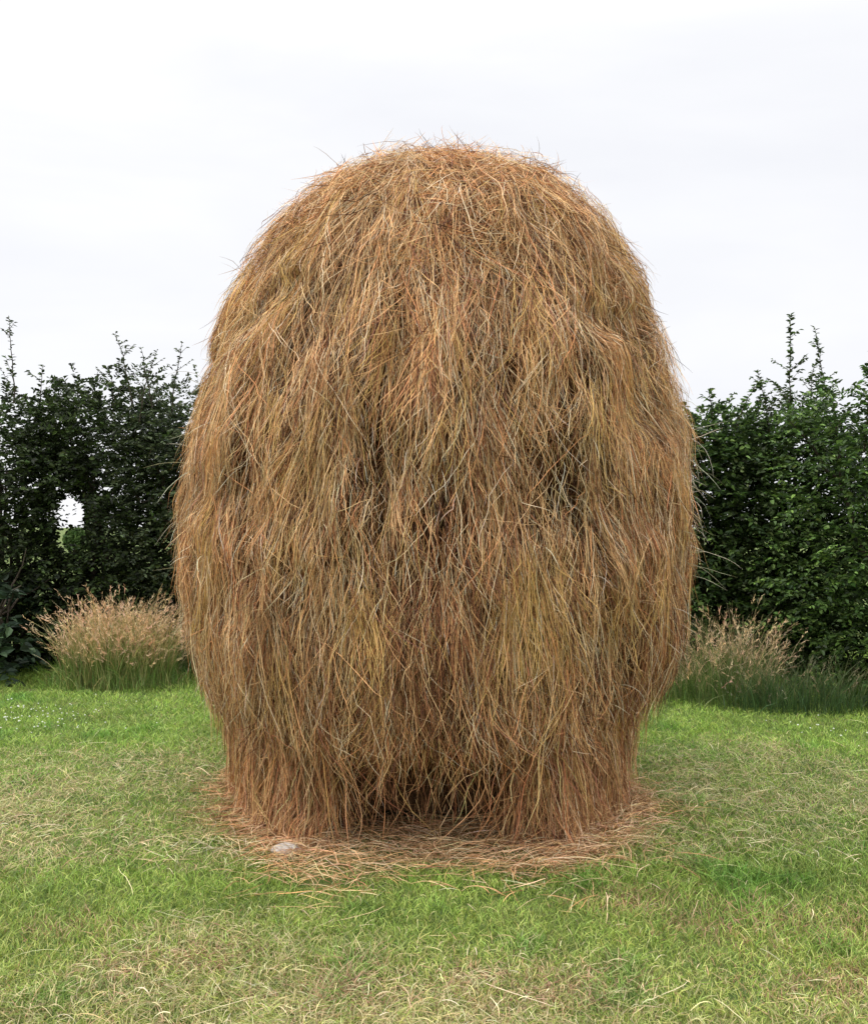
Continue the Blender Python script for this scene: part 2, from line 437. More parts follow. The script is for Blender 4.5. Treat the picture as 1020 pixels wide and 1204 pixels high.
# 4. dome cap: tangled strands lying on the top
def domeZ(x, y):
    th = np.arctan2(y, x); rho = np.hypot(x, y)
    wv = (1 + np.cos(th)) / 2
    zl = np.interp(rho, _l2[:330], _z2[:330]); zr = np.interp(rho, _r2[:330], _z2[:330])
    return zl * (1 - wv) + zr * wv
n = 44000
rho = 1.30 * np.sqrt(rng.random(n)); th = sample_th(n, .45)[:n]
n = len(th); rho = rho[:n]
x = rho * np.cos(th); y = rho * np.sin(th)
lockd = vnoise(np.stack([x * 7, y * 7, x * 0], -1), 63, 1) * 1.6
d = th + lockd + rng.normal(0, 1, n) * np.interp(rho, [0, .6, 1.3], [3, 1.2, .9]); d = np.where(rng.random(n) < .38, d + math.pi / 2 * rng.choice([-1, 1], n), d)
K = 7; Ln = rng.uniform(.08, .30, n); cv = rng.normal(0, 1.3, n); P = np.zeros((n, K, 3))
clump = vnoise(np.stack([x * 5, y * 5, x * 0], -1), 64, 2)
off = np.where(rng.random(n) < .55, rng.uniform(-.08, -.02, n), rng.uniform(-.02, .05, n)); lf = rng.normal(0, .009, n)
for i in range(K):
    rh = np.hypot(x, y)
    slope = np.interp(rh, [0, .5, .9, 1.15, 1.35], [1, .95, .75, .5, .25])
    P[:, i, 0] = x + CX; P[:, i, 1] = y + DC
    bump = .035 * vnoise(np.stack([x * 5, y * 5, x * 0], -1), 61, 3)
    P[:, i, 2] = domeZ(x, y) + (off + lf * i) / slope ** .3 + bump
    st = Ln / (K - 1) * slope
    x = x + st * np.cos(d); y = y + st * np.sin(d); d = d + cv / K + rng.normal(0, .15, n)
N0 = np.tile([0, -.5, .8], (n, 1)) + rng.normal(0, .5, (n, 3))
sd_ = nrm(np.cross(P[:, -1] - P[:, 0], N0) + rng.normal(0, .02, (n, 3)))
ct = hay_tint(P[:, 0]) * np.exp(.35 * clump)[:, None] * np.where(off < -.02, .32, 1.2)[:, None]  # lower strands tinted dark as painted shade beneath the brighter upper ones
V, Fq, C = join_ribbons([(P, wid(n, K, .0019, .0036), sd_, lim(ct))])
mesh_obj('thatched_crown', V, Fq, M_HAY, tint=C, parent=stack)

# 5. fly-away wisps
parts = []
def wisps(th, s, outward, L0, L1, droop, w0, w1, cols, rise=0.0, curl=1.0):
    n = len(th); p = surf(s, th)
    hd = np.stack([np.cos(th), np.sin(th), 0 * th], -1)
    tang = np.stack([-np.sin(th), np.cos(th), 0 * th], -1)
    Ln = rng.uniform(L0, L1, n); K = 8
    d = nrm(hd * outward + tang * rng.normal(0, .7, (n, 1)) + np.array([0, 0, 1.0]) * (rise + rng.normal(0, .5, (n, 1))))
    P = np.zeros((n, K, 3)); q = p.copy(); kx = rng.normal(0, curl, (n, 3))
    for i in range(K):
        P[:, i] = q
        q = q + d * (Ln / (K - 1))[:, None]
        d = nrm(d + np.array([0, 0, -1.0]) * droop / K + kx / K + rng.normal(0, .08, (n, 3)))
    P[:, :, 2] = np.maximum(P[:, :, 2], .01)
    sd_ = nrm(np.cross(P[:, -1] - P[:, 0], rng.normal(0, 1, (n, 3)) + 1e-3))
    parts.append((P, wid(n, K, w0, w1), sd_, palette(n, cols, [1] * len(cols))))
n = 5200; th = sample_th(n, .5); wisps(th, sample_s(n, .0, 2.0), .8, .05, .17, .8, .0016, .003, [(.45, .3, .14), (.3, .18, .09), (.2, .14, .09)], .35, 1.6)
n = 9500; th = sample_th(n, .5); wisps(th, sample_s(n, 1.6, ARC - .7), .9, .08, .26, 3.0, .0018, .0034, [(.62, .45, .24), (.5, .36, .18), (.62, .56, .42)], -.3, .9)
n = 90; th = sample_th(n, .6); wisps(th, sample_s(n, 0, 1.6), .9, .15, .34, 1.0, .0016, .0026, [(.3, .22, .14), (.5, .4, .25)], .6, 1.2)
# loops trailing off both flanks, pale grey tint painted to look backlit
for c_th, z_rng, cnt_ in ((R(182), (1.3, 2.6), 100), (R(-4), (1.3, 2.4), 120)):
    th = c_th + rng.normal(0, .22, cnt_); z = rng.uniform(*z_rng, cnt_)
    wisps(th, np.interp(-z, -_z2, ss), 1.1, .16, .42, 2.6, .0022, .004, [(.6, .56, .44), (.5, .48, .36)], .0, 1.4)
# sparse fringe under the belly
n = 2600; th = sample_th(n, .4); z = rng.uniform(.85, 1.35, n)
P, N0 = walk(np.interp(-z, -_z2, ss), th, rng.normal(0, .2, n), rng.uniform(.2, .62, n), rng.uniform(.0, .05, n), rng.uniform(0, .04, n), K=8, curl=.4, hang=.5 + .5 * rng.random(n))
parts.append((P, wid(n, 8, .002, .0042), rand_side(N0), hay_tint(P[:, 0])))
V, Fq, C = join_ribbons(parts)
mesh_obj('loose_wisps', V, Fq, M_HAY, tint=C, parent=stack)

# 6. straggly curtain across the foot
parts = []
n = 5200
th = sample_th(n, .3); z = rng.uniform(.34, .85, n)
gap = np.abs(wrap(th - R(-94))) < .36
keep = ~gap | (rng.random(n) < .22)
th, z = th[keep], z[keep]; n = len(th)
P, N0 = walk(np.interp(-z, -_z2, ss), th, rng.normal(0, .18, n), z * rng.uniform(.7, 1.2, n), rng.uniform(.0, .08, n), rng.uniform(-.02, .05, n), K=9, curl=.3, hang=rng.random(n) * .6)
parts.append((P, wid(n, 9, .0028, .005), rand_side(N0), palette(n, [(.58, .34, .16), (.40, .20, .09), (.74, .52, .28), (.22, .10, .05)], [1.1, 1, .6, .8], .3)))
n = 4200; th = sample_th(n, .3); z = rng.uniform(.06, .42, n)
keep = (np.abs(wrap(th - R(-94))) > .40) | (rng.random(n) < .12); th, z = th[keep], z[keep]; n = len(th)
P, N0 = walk(np.interp(-z, -_z2, ss), th, rng.normal(0, .5, n), z + rng.uniform(.0, .28, n), rng.uniform(.0, .09, n), rng.uniform(.0, .1, n), K=8, curl=.5)
parts.append((P, wid(n, 8, .0022, .0042), rand_side(N0), palette(n, [(.55, .31, .14), (.40, .20, .09), (.68, .46, .25), (.22, .10, .05)], [1.2, 1, .6, .7], .2)))
V, Fq, C = join_ribbons(parts)
mesh_obj('foot_fringe', V, Fq, M_HAY, tint=C, parent=stack)

# ---------------------------------------------------------------- fallen hay round the foot
def at(px, py):                                    # point on the lawn seen at a photo pixel
    d = CAMZ * F / (py - HZ); return ((px - 510) / F * d, d)
def ground_strands(x, y, Ln, w0, w1, cols, wts, zlo, zhi, curl=.5, K=6, dirs=None):
    n = len(x); d = rng.uniform(0, 2 * math.pi, n) if dirs is None else dirs
    P = np.zeros((n, K, 3)); cv = rng.normal(0, curl, n); off = rng.uniform(zlo, zhi, n); arch = rng.uniform(0, .02, n); tilt = rng.normal(0, .012, n)
    for i in range(K):
        t = i / (K - 1)
        P[:, i] = np.stack([x, y, ground_z(x, y) + np.maximum(off + arch * 4 * t * (1 - t) + tilt * (t - .5), .004)], -1)
        x = x + np.cos(d) * Ln / (K - 1); y = y + np.sin(d) * Ln / (K - 1); d = d + cv / K + rng.normal(0, .1, n)
    sd_ = nrm(np.cross(P[:, -1] - P[:, 0], np.array([0, 0, 1.0]) + rng.normal(0, .5, (n, 3))))
    return (P, wid(n, K, w0, w1), sd_, palette(n, cols, wts, .2))
def mat_radius(th):                                # ragged outline of the fallen-hay mat
    front = np.clip(-np.sin(th), 0, 1)
    return 1.12 + .40 * front ** 1.5 + .34 * vnoise(np.stack([np.cos(th) * 3, np.sin(th) * 3, th * 0], -1), 71, 2) + .13 * np.exp(-(wrap(th - R(-122)) / .35) ** 2)
n = 11500
th = sample_th(n, .3); n = len(th)
rad = np.where(rng.random(n) < .93, rng.uniform(.35, 1, n) ** .7, rng.uniform(.9, 1.22, n)) * mat_radius(th)
P_ = ground_strands(CX + rad * np.cos(th), DC + rad * np.sin(th), rng.uniform(.05, .26, n), .0018, .0038,
                    [(.66, .42, .22), (.50, .28, .13), (.76, .56, .34), (.28, .14, .07)], [1, .9, .8, .6], .005, .07, .7,
                    dirs=th + math.pi / 2 * rng.choice([-1, 1], n) + rng.normal(0, .75, n))
V, Fq, C = join_ribbons([P_])
tag(mesh_obj('fallen_hay', V, Fq, M_HAY, tint=C), 'mat of russet fallen hay spread round the foot of the haystack', 'hay', kind='stuff')

# ---------------------------------------------------------------- lawn
def lawn_pts(n, d0=2.5, d1=11.5, mg=1.0):
    # density falls with the square of the distance from the path where people stand
    dd = np.linspace(d0, d1, 400); wgt = (.95 * dd + 2 * mg) / dd ** 1.7; c = np.cumsum(wgt); c /= c[-1]
    y = np.interp(rng.random(n), c, dd); x = (rng.random(n) - .5) * (.95 * y + 2 * mg)
    k = np.hypot(x - CX, y - DC) > 1.0
    return x[k], y[k]
def dryness(x, y):
    """0 fresh green .. 1 dry clippings; where the mower and the hay cart left their marks"""
    p = np.stack([x * 1.3, y * 1.3, x * 0], -1)
    v = vnoise(p, 81, 3) * .9
    band = np.exp(-((y - 5.7) / 1.0) ** 2) * .64 * np.clip((3.4 - np.abs(x)) / .8, 0, 1)
    near = np.clip((4.0 - y) / .8, 0, 1) * .55
    far = np.clip((y - 6.6) / .8, 0, 1) * -.55
    fresh = -.28 * np.exp(-((y - 4.15) / .33) ** 2) * np.clip((2 - np.abs(x)) / 1.0, 0, 1)
    return np.clip(.12 + v + band + near + far + fresh, 0, 1)
x, y = lawn_pts(430000)
n = len(x); dr = dryness(x, y)
mr_ = np.hypot(x - CX, y - DC) < mat_radius(np.arctan2(y - DC, x - CX)) - .04
k = ~(mr_ & (rng.random(n) < .80)); x, y, dr = x[k], y[k], dr[k]; n = len(x)
edge = np.clip((y - np.interp(x, [-6, -1, 2, 5], [9.0, 9.2, 8.3, 7.5])) / .8, 0, 1)
H = rng.uniform(.014, .044, n) * (1 + .5 * vnoise(np.stack([x * 2.5, y * 2.5, x * 0], -1), 91, 2)) * (1 + 2.2 * edge) * (1 - .25 * dr) * (1 + .6 * np.clip(vnoise(np.stack([x * 3.1, y * 3.1, x * 0 + 9], -1), 97, 2) - .32, 0, .3) / .3)
lean = rng.uniform(.2, 1.7, n) * (1 + .6 * dr) * H; az = rng.uniform(0, 2 * math.pi, n)
lx, ly = lean * np.cos(az), lean * np.sin(az)
z0 = ground_z(x, y) - .003
P = np.stack([np.stack([x, y, z0], -1), np.stack([x + lx * .35, y + ly * .35, z0 + H * .62], -1), np.stack([x + lx, y + ly, z0 + H], -1)], 1)
Wd = rng.uniform(.002, .0038, n) * np.interp(y, [3, 9], [1, 1.7]); W = np.stack([Wd, Wd * .85, Wd * .25], 1)
sd_ = np.stack([-np.sin(az), np.cos(az), 0 * az], -1) + rng.normal(0, .6, (n, 3))
isdry = rng.random(n) < dr * .62
v2 = vnoise(np.stack([x * 4, y * 4, x * 0], -1), 95, 2)[:, None]
green = palette(n, [(.15, .27, .045), (.22, .36, .075), (.32, .44, .13), (.085, .16, .035)], [1.1, 1.2, .8, .6], .2) * (1 + .25 * v2)
green = green * np.array([1.30, 1.16, .98])
tuft = np.clip(vnoise(np.stack([x * 3.1, y * 3.1, x * 0 + 9], -1), 97, 2) - .32, 0, .3)[:, None] / .3; green = green * (1 - tuft) + green * np.array([.62, .82, .7]) * tuft
fg = np.clip((4.6 - y) / 1.5, 0, 1)[:, None]; green = green * (1 - fg) + green * np.array([1.2, .98, 1.3]) * fg
dry = palette(n, [(.52, .46, .24), (.60, .49, .28), (.42, .40, .18), (.44, .27, .16)], [1.2, .8, 1, .4], .2)
bare = np.zeros(n)                                 # worn russet spots
for px, py, r_ in ((860, 1085, .22), (735, 1060, .16), (640, 1165, .16), (240, 1128, .13), (420, 1165, .16), (560, 1150, .12), (960, 1085, .2), (160, 1135, .14), (985, 1155, .2), (90, 1090, .12)):
    bx, by = at(px, py); bare = np.maximum(bare, np.exp(-(((x - bx) / (r_ * 1.5)) ** 2 + ((y - by) / r_) ** 2)))
isb = rng.random(n) < bare * .4
dry = np.where(isb[:, None], palette(n, [(.42, .25, .15), (.50, .33, .20), (.3, .18, .1)], [1, 1, .7], .2), dry)
C = np.where((isdry | isb)[:, None], dry, green)
V, Fq, C = join_ribbons([(P, W, sd_, C)])
tag(mesh_obj('grass', V, Fq, M_GRASS, tint=C), 'mown green lawn grass with straw coloured patches', 'grass', kind='stuff')

# clippings lying in the sward
x, y = lawn_pts(60000, 2.5, 8.6)
dr = dryness(x, y); k = rng.random(len(x)) < dr ** 1.3 * .55 + .02; x, y = x[k], y[k]
p1 = ground_strands(x, y, rng.uniform(.02, .10, len(x)), .0014, .0028, [(.52, .46, .25), (.44, .38, .18), (.60, .53, .34), (.36, .26, .14)], [1, 1, .4, .5], .006, .036, .45)
# longer windrows beside the stack
xs, ys = [], []
for px, py, rx, ry, c_ in ((560 + 270, 985, .75, .35, 420), (180, 985, .9, .22, 330), (120, 905, .8, .4, 330), (860, 940, .8, .4, 280), (250, 1000, .4, .15, 220), (840, 895, .7, .35, 200)):
    cx_, cy_ = at(px, py); xs.append(cx_ + rng.normal(0, rx * .8, c_)); ys.append(cy_ + rng.normal(0, ry * .9, c_))
xs = np.concatenate(xs); ys = np.concatenate(ys); k = np.hypot(xs - CX, ys - DC) > 1.15; xs, ys = xs[k], ys[k]
p2 = ground_strands(xs, ys, rng.uniform(.04, .2, len(xs)), .0014, .0028, [(.62, .53, .30), (.54, .41, .22), (.68, .60, .40)], [1, .8, .4], .012, .045, .5)
m_ = 70; x, y = lawn_pts(m_, 2.6, 7.5)
p3 = ground_strands(x, y, rng.uniform(.12, .32, len(x)), .002, .0038, [(.74, .66, .42), (.6, .5, .3)], [1, 1], .02, .05, .35)
V, Fq, C = join_ribbons([p1, p2, p3])
tag(mesh_obj('hay_clippings', V, Fq, M_HAY, tint=C), 'scattered straw coloured clippings lying in the mown grass', 'clippings', kind='stuff')

# white clover dots in the lawn
def blobs(cx, cy, cz, r, seed=0):
    # little 6-sided double cones
    n = len(cx); a = np.linspace(0, 2 * math.pi, 7)[:-1]
    ring = np.stack([cx[:, None] + r[:, None] * np.cos(a), cy[:, None] + r[:, None] * np.sin(a), np.repeat(cz[:, None], 6, 1)], -1)
    top = np.stack([cx, cy, cz + r * .8], -1)[:, None]; bot = np.stack([cx, cy, cz - r * .8], -1)[:, None]
    V = np.concatenate([ring, top, bot], 1); b = np.arange(n)[:, None, None] * 8
    i = np.arange(6); f = np.concatenate([np.stack([i, (i + 1) % 6, i * 0 + 6], -1), np.stack([(i + 1) % 6, i, i * 0 + 7], -1)])
    return V.reshape(-1, 3), (b + f[None]).reshape(-1, 3)
c0 = at(20, 848); x = c0[0] + rng.normal(0, .45, 130); y = c0[1] + rng.normal(0, .35, 130)
x = np.concatenate([x, rng.uniform(2.6, 3.9, 30)]); y = np.concatenate([y, rng.uniform(6.6, 7.8, 30)])
V, Fq = blobs(x, y, ground_z(x, y) + rng.uniform(.045, .07, len(x)), rng.uniform(.005, .009, len(x)))
tag(mesh_obj('clover_flowers', V, Fq, M_GRASS, tint=np.tile([.7, .72, .62], (len(V), 1))), 'tiny white clover flowers dotted over the far lawn', 'clover', kind='stuff')

# pale stone in the litter
sx_, sy_ = at(337, 1001)
u, v_ = np.meshgrid(np.linspace(0, math.pi, 19), np.linspace(0, 2 * math.pi, 33)[:-1], indexing='ij')
q = np.stack([np.sin(u) * np.cos(v_), np.sin(u) * np.sin(v_), np.cos(u)], -1)
q = q * (1 + .22 * vnoise(q * 1.8 + 5, 7, 3)[..., None]) * np.array([.08, .06, .035]) + np.array([sx_, sy_, .012])
a_, b_ = u.shape; ii = np.arange(a_ - 1)[:, None] * b_ + np.arange(b_)[None]; jj = np.arange(a_ - 1)[:, None] * b_ + (np.arange(b_)[None] + 1) % b_
tag(mesh_obj('stone', q, np.stack([ii, ii + b_, jj + b_, jj], -1).reshape(-1, 4), M_STONE, smooth=True, origin=(sx_, sy_, 0)),
    'whitish stone half buried in the fallen hay at the foot of the haystack', 'stone')

# broad-leaved weeds in the lawn
def leaves(base, d, side, Ln, Wd, fold=.25, droop=.0):
    """6-vertex folded leaves: base (n,3), direction, side, length, width"""
    up = nrm(np.cross(side, d)); L_ = Ln[:, None]; W_ = Wd[:, None]
    tip = base + d * L_ - up * L_ * droop
    l1 = base + d * L_ * .3 - side * W_ * .48 + up * W_ * fold; r1 = base + d * L_ * .3 + side * W_ * .48 + up * W_ * fold
    l2 = base + d * L_ * .68 - side * W_ * .38 + up * W_ * fold * .7 - up * L_ * droop * .5; r2 = base + d * L_ * .68 + side * W_ * .38 + up * W_ * fold * .7 - up * L_ * droop * .5
    V = np.stack([base, l1, l2, tip, r2, r1], 1).reshape(-1, 3)
    i = np.arange(len(base))[:, None] * 6
    return V, np.concatenate([i + np.array([0, 1, 2, 3]), i + np.array([0, 3, 4, 5])])

# ---------------------------------------------------------------- hedge shrubs
def tube(pts, rad, sides=6):
    pts = np.array(pts, float); k = len(pts); T = nrm(np.gradient(pts, axis=0))
    A = nrm(np.cross(T, np.array([.31, .9, .2]))); B = np.cross(T, A)
    a = np.linspace(0, 2 * math.pi, sides + 1)[:-1]
    V = pts[:, None] + (A[:, None] * np.cos(a)[None, :, None] + B[:, None] * np.sin(a)[None, :, None]) * np.array(rad)[:, None, None]
    i = np.arange(k - 1)[:, None] * sides + np.arange(sides)[None]; j = np.arange(k - 1)[:, None] * sides + (np.arange(sides)[None] + 1) % sides
    return V.reshape(-1, 3), np.stack([i, j, j + sides, i + sides], -1).reshape(-1, 4)

def merge(lst):
    Vs, Fs, b = [], [], 0
    for v, f in lst: Vs.append(v); Fs.append(f + b); b += len(v)
    return np.concatenate(Vs), np.concatenate(Fs)

HOLE = (-4.12, 10.6, 1.64)
def hole_keep(p):
    # ragged gap through the hedge
    s_ = p[:, 1] / HOLE[1]                          # the gap runs obliquely, as the thin place in the hedge does
    dx = (p[:, 0] - HOLE[0] * s_ - .04 * vnoise(p * 6, 4)) / .18; dz = (p[:, 2] - (CAMZ + (HOLE[2] - CAMZ) * s_) - .06 * vnoise(p * 5, 6)) / .36
    return (dx * dx + dz * dz > 1) | (rng.random(len(p)) < .035)

def shrub(name, label, c, rx, ry, h, z0, nleaf, Ls, cols, wts, seed, shoots=(), group=None, gap=False, lump=.25, airy_top=.0, twig=.35, fold=.25, flat=.6):
    """hedge shrub: stems, branches, a crown of leaf sprays and upright shoots"""
    root = empty(name, (c[0], c[1], 0)); tag(root, label, 'shrub', group)
    C0 = np.array([c[0], c[1], 0.0])
    per = 14; nt = nleaf // per
    # spray bases through the outer part of a boxy crown
    u = rng.uniform(-1, 1, (nt * 3, 3)); rr = (np.abs(u) ** 3.2).sum(1) ** (1 / 3.2)
    u = u / rr[:, None] * rng.random((len(u), 1)) ** .28; u = u[:nt]
    lum = 1 + lump * vnoise(u * 2.2 + seed * 7.3, seed, 3)[:, None]
    hc = (h - z0) / 2
    p = C0 + np.array([0, 0, z0 + hc]) + u * lum * np.array([rx, ry, hc])
    # ragged gaps between the sprays, more of them towards the top
    g = vnoise(p * 2.6 + seed, seed + 50, 2); th_ = np.interp(p[:, 2], [z0, h * .62, h * .8, h * 1.05], [-.9, -.7, -.4, -.4 + airy_top])
    p = p[g > th_]; u = u[g > th_]; n = len(p)
    outd = nrm(nrm(u * np.array([1 / rx, 1 / ry, .5 / hc])) + np.array([0, 0, .35]) + rng.normal(0, .45, (n, 3)))
    TL = rng.uniform(.5, 1.2, n) * twig
    t = (np.arange(per) + .5) / per
    curve = np.array([0, 0, -1.0]) * .35
    q = p[:, None] + outd[:, None] * (t[None, :, None] * TL[:, None, None]) + curve * (t[None, :, None] ** 2 * TL[:, None, None])
    perp = nrm(np.cross(outd, np.array([0, 0, 1.0]) + rng.normal(0, .3, (n, 3))))
    sgn = np.where(np.arange(per) % 2 == 0, 1, -1)[None, :, None]
    d = nrm(outd[:, None] * .6 + perp[:, None] * sgn * 1.0 + rng.normal(0, .3, (n, per, 3)) + np.array([0, 0, -.15]))
    q = q.reshape(-1, 3); d = d.reshape(-1, 3); m = len(q)
    upv = nrm(np.array([0, 0, 1.0]) * flat + rng.normal(0, .45, (m, 3)))
    side = nrm(np.cross(d, upv))
    Ln = rng.uniform(.7, 1.25, m) * Ls; col = palette(m, cols, wts, .16)
    spray = np.repeat(np.exp(rng.normal(0, .22, n)), per)[:, None]; col = col * spray
    if gap:
        k = hole_keep(q); q, d, side, Ln, col = q[k], d[k], side[k], Ln[k], col[k]; m = len(q)
    col = np.clip(col, .004, .6)
    V, Fq = leaves(q, d, side, Ln, Ln * rng.uniform(.5, .68, m), fold, .12)
    mesh_obj('crown', V, Fq, M_LEAF, tint=np.repeat(col, 6, 0), parent=root)
    # trunk and limbs
    lst = []
    for k in range(5):
        b = C0 + np.array([rng.uniform(-.3, .3) * rx, rng.uniform(-.3, .3) * ry, -.03]); top = C0 + np.array([rng.uniform(-.7, .7) * rx, rng.uniform(-.5, .5) * ry, h * rng.uniform(.7, .9)])
        tt = np.linspace(0, 1, 9)[:, None]; line = b * (1 - tt) + top * tt + rng.normal(0, .05, (9, 3)) * tt
        r0 = rng.uniform(.03, .055); 
        if gap and not hole_keep(line).all(): continue
        lst.append(tube(line, np.linspace(r0, .008, 9)))
        for b2 in range(6):
            i = rng.integers(2, 8); e = line[i] + np.array([rng.uniform(-.8, .8) * rx, rng.uniform(-.8, .8) * ry, rng.uniform(.1, .6)])
            tt2 = np.linspace(0, 1, 5)[:, None]; ln2 = line[i] * (1 - tt2) + e * tt2 + rng.normal(0, .03, (5, 3))
            if gap and not hole_keep(ln2).all(): continue
            lst.append(tube(ln2, np.linspace(.015, .004, 5), 4))
    # bare twigs showing between the leaves
    mesh_obj('trunk', *merge(lst), M_BARK, parent=root)
    # upright shoots: each a stem with paired leaves
    for (x, y, zb, zt, lean, ll, dens) in shoots:
        kk = 14; tt = np.linspace(0, 1, kk); line = np.stack([x + lean * tt ** 1.5 + rng.normal(0, .006, kk).cumsum(), y + rng.normal(0, .006, kk).cumsum(), zb + (zt - zb) * tt], -1)
        stl = [tube(line, np.linspace(.009, .002, kk), 5)]
        B, D = [], []
        ns = max(3, int((zt - zb) * 7 * dens))
        for q_ in range(int((zt - zb) * 80 * dens)):
            f = rng.random() ; i = min(int(f * (kk - 1)), kk - 2); b = line[i] + (line[i + 1] - line[i]) * (f * (kk - 1) - i)
            a = rng.uniform(0, 2 * math.pi); B.append(b); D.append([math.cos(a), math.sin(a), rng.uniform(.1, .9)])
        for q_ in range(ns):                       # side twigs, shorter towards the tip
            f = rng.uniform(.0, .93); i = min(int(f * (kk - 1)), kk - 2); b = line[i]
            a = rng.uniform(0, 2 * math.pi); l_ = (1 - f) * .42 * rng.uniform(.5, 1.1) + .05
            e = b + np.array([math.cos(a) * l_, math.sin(a) * l_, l_ * .75]); stl.append(tube(np.linspace(b, e, 4), [.004, .003, .002, .0015], 3))
            for r_ in range(int(l_ * 75)):
                g_ = rng.uniform(.15, 1); aa = a + rng.choice([-1, 1]) * rng.uniform(.5, 1.3)
                B.append(b + (e - b) * g_); D.append([math.cos(aa), math.sin(aa), rng.uniform(-.3, .6)])
        B = np.array(B); D = nrm(np.array(D)); m = len(B)
        side = nrm(np.cross(D, np.array([0, 0, 1.0]) + rng.normal(0, .5, (m, 3)))); Ln = rng.uniform(.7, 1.35, m) * ll
        V, Fq = leaves(B, D, side, Ln, Ln * .52, .2, .15)
        sh = mesh_obj('shoot', *merge(stl), M_BARK, parent=root)
        o = mesh_obj('shoot_leaves', V + 0.0, Fq, M_LEAF, tint=np.repeat(palette(m, cols, wts, .2) * 1.25, 6, 0), origin=(c[0], c[1], 0))
        o.location = (0, 0, 0); o.parent = sh
    return root

DARK = [(.026, .040, .014), (.040, .060, .018), (.058, .092, .024), (.020, .026, .014)]
MID = [(.050, .092, .022), (.085, .15, .034), (.028, .050, .018), (.15, .24, .055)]
OLIVE = [(.045, .06, .028), (.07, .095, .04), (.03, .042, .022), (.10, .13, .06)]
HG = 'shrubs of the hedge behind the lawn'
shrub('hedge_shrub', 'dark leafy hedge shrub at the left edge of the view with one tall thin shoot', (-5.0, 10.9), 1.05, .85, 3.15, .0, 36000, .058, DARK, [1, 1, .7, .8], 1,
      shoots=[(-4.72, 10.5, 3.0, 3.98, -.02, .045, .8), (-4.5, 10.6, 2.8, 3.45, .04, .05, 1)], group=HG, gap=True, airy_top=.35)
shrub('hedge_shrub', 'dark hedge shrub with a ragged gap of daylight through it', (-3.75, 10.9), .95, .85, 3.30, .0, 36000, .058, DARK, [1, 1, .8, .7], 2,
      shoots=[(-3.6, 10.5, 2.9, 3.42, -.05, .055, 1.2), (-3.95, 10.7, 2.9, 3.4, .12, .05, 1)], group=HG, gap=True, airy_top=.35)
shrub('hedge_shrub', 'olive hedge shrub with fine arching sprays close to the left flank of the haystack', (-2.75, 10.7), .8, .8, 3.1, .0, 28000, .045, OLIVE, [1, 1, 1, .5], 3,
      shoots=[(-3.3, 10.2, 2.9, 3.72, -.18, .035, 1.2), (-3.05, 10.1, 2.9, 3.55, -.1, .035, 1.3), (-2.85, 10.1, 2.8, 3.6, .12, .035, 1.2), (-3.15, 10.0, 2.7, 3.5, .2, .035, 1.2)], group=HG, airy_top=.5)
for i, (x_, y_) in enumerate([(-1.6, 10.9), (-.4, 11.0), (.9, 10.9), (1.9, 10.7)]):
    shrub('hedge_shrub', 'dark hedge shrub hidden behind the haystack', (x_, y_), .9, .8, 3.1, .0, 9000, .075, DARK, [1, 1, .7, .8], 10 + i, group=HG)
shrub('hedge_shrub', 'hazel like hedge shrub with rounder brighter leaves right beside the haystack', (2.95, 10.4), .85, .8, 3.0, .0, 32000, .062, MID, [1, .8, 1, .35], 4,
      shoots=[(3.2, 9.9, 2.6, 3.15, .25, .06, 1.3), (2.95, 9.8, 2.5, 3.05, -.05, .06, 1.3), (3.35, 10.0, 2.5, 3.0, .15, .05, 1.2)], group=HG, airy_top=.5)
shrub('hedge_shrub', 'dark hedge shrub with a tall feathery leading shoot against the sky', (3.8, 10.1), .8, .7, 2.85, .0, 34000, .052, [(.035, .06, .02), (.055, .09, .026), (.085, .125, .04), (.026, .036, .016)], [1, 1, 1, .6], 5,
      shoots=[(3.72, 9.75, 2.3, 3.82, .0, .045, 2.4), (3.9, 9.8, 2.3, 3.35, .12, .045, 1.9), (3.55, 9.8, 2.3, 3.25, -.12, .045, 1.9), (4.15, 9.7, 2.2, 3.7, -.16, .042, 1.2), (4.05, 9.9, 2.2, 3.2, .05, .045, 1.6)], group=HG, airy_top=.6)
shrub('hedge_shrub', 'bushy mid green hedge shrub standing forward at the right edge of the view', (4.45, 9.0), 1.05, .9, 3.0, .0, 36000, .055, MID, [1, 1, .8, .35], 6,
      shoots=[(4.0, 8.7, 2.3, 3.25, .06, .045, 2.0), (4.15, 8.6, 2.3, 3.35, -.02, .045, 2.0), (3.75, 8.7, 2.2, 2.85, -.05, .045, 1.8)], group=HG, airy_top=.35, flat=1.2)
for i, (x_, y_, l_) in enumerate([(-6.7, 10.9, 'dark hedge shrub beyond the left edge of the view'), (5.9, 8.7, 'dark hedge shrub beyond the right edge of the view')]):
    shrub('hedge_shrub', l_, (x_, y_), .95, .85, 3.1, .0, 8000, .08, DARK, [1, 1, .7, .8], 20 + i, group=HG)

# broad-leaved plant at the hedge foot, far left
shrub('bramble', 'low dark bramble with broad leaves at the left foot of the hedge', (-4.75, 9.75), .5, .35, 1.0, .0, 1500, .12, [(.035, .06, .03), (.05, .085, .04), (.025, .04, .025)], [1, .7, 1], 30, lump=.3, twig=.3)

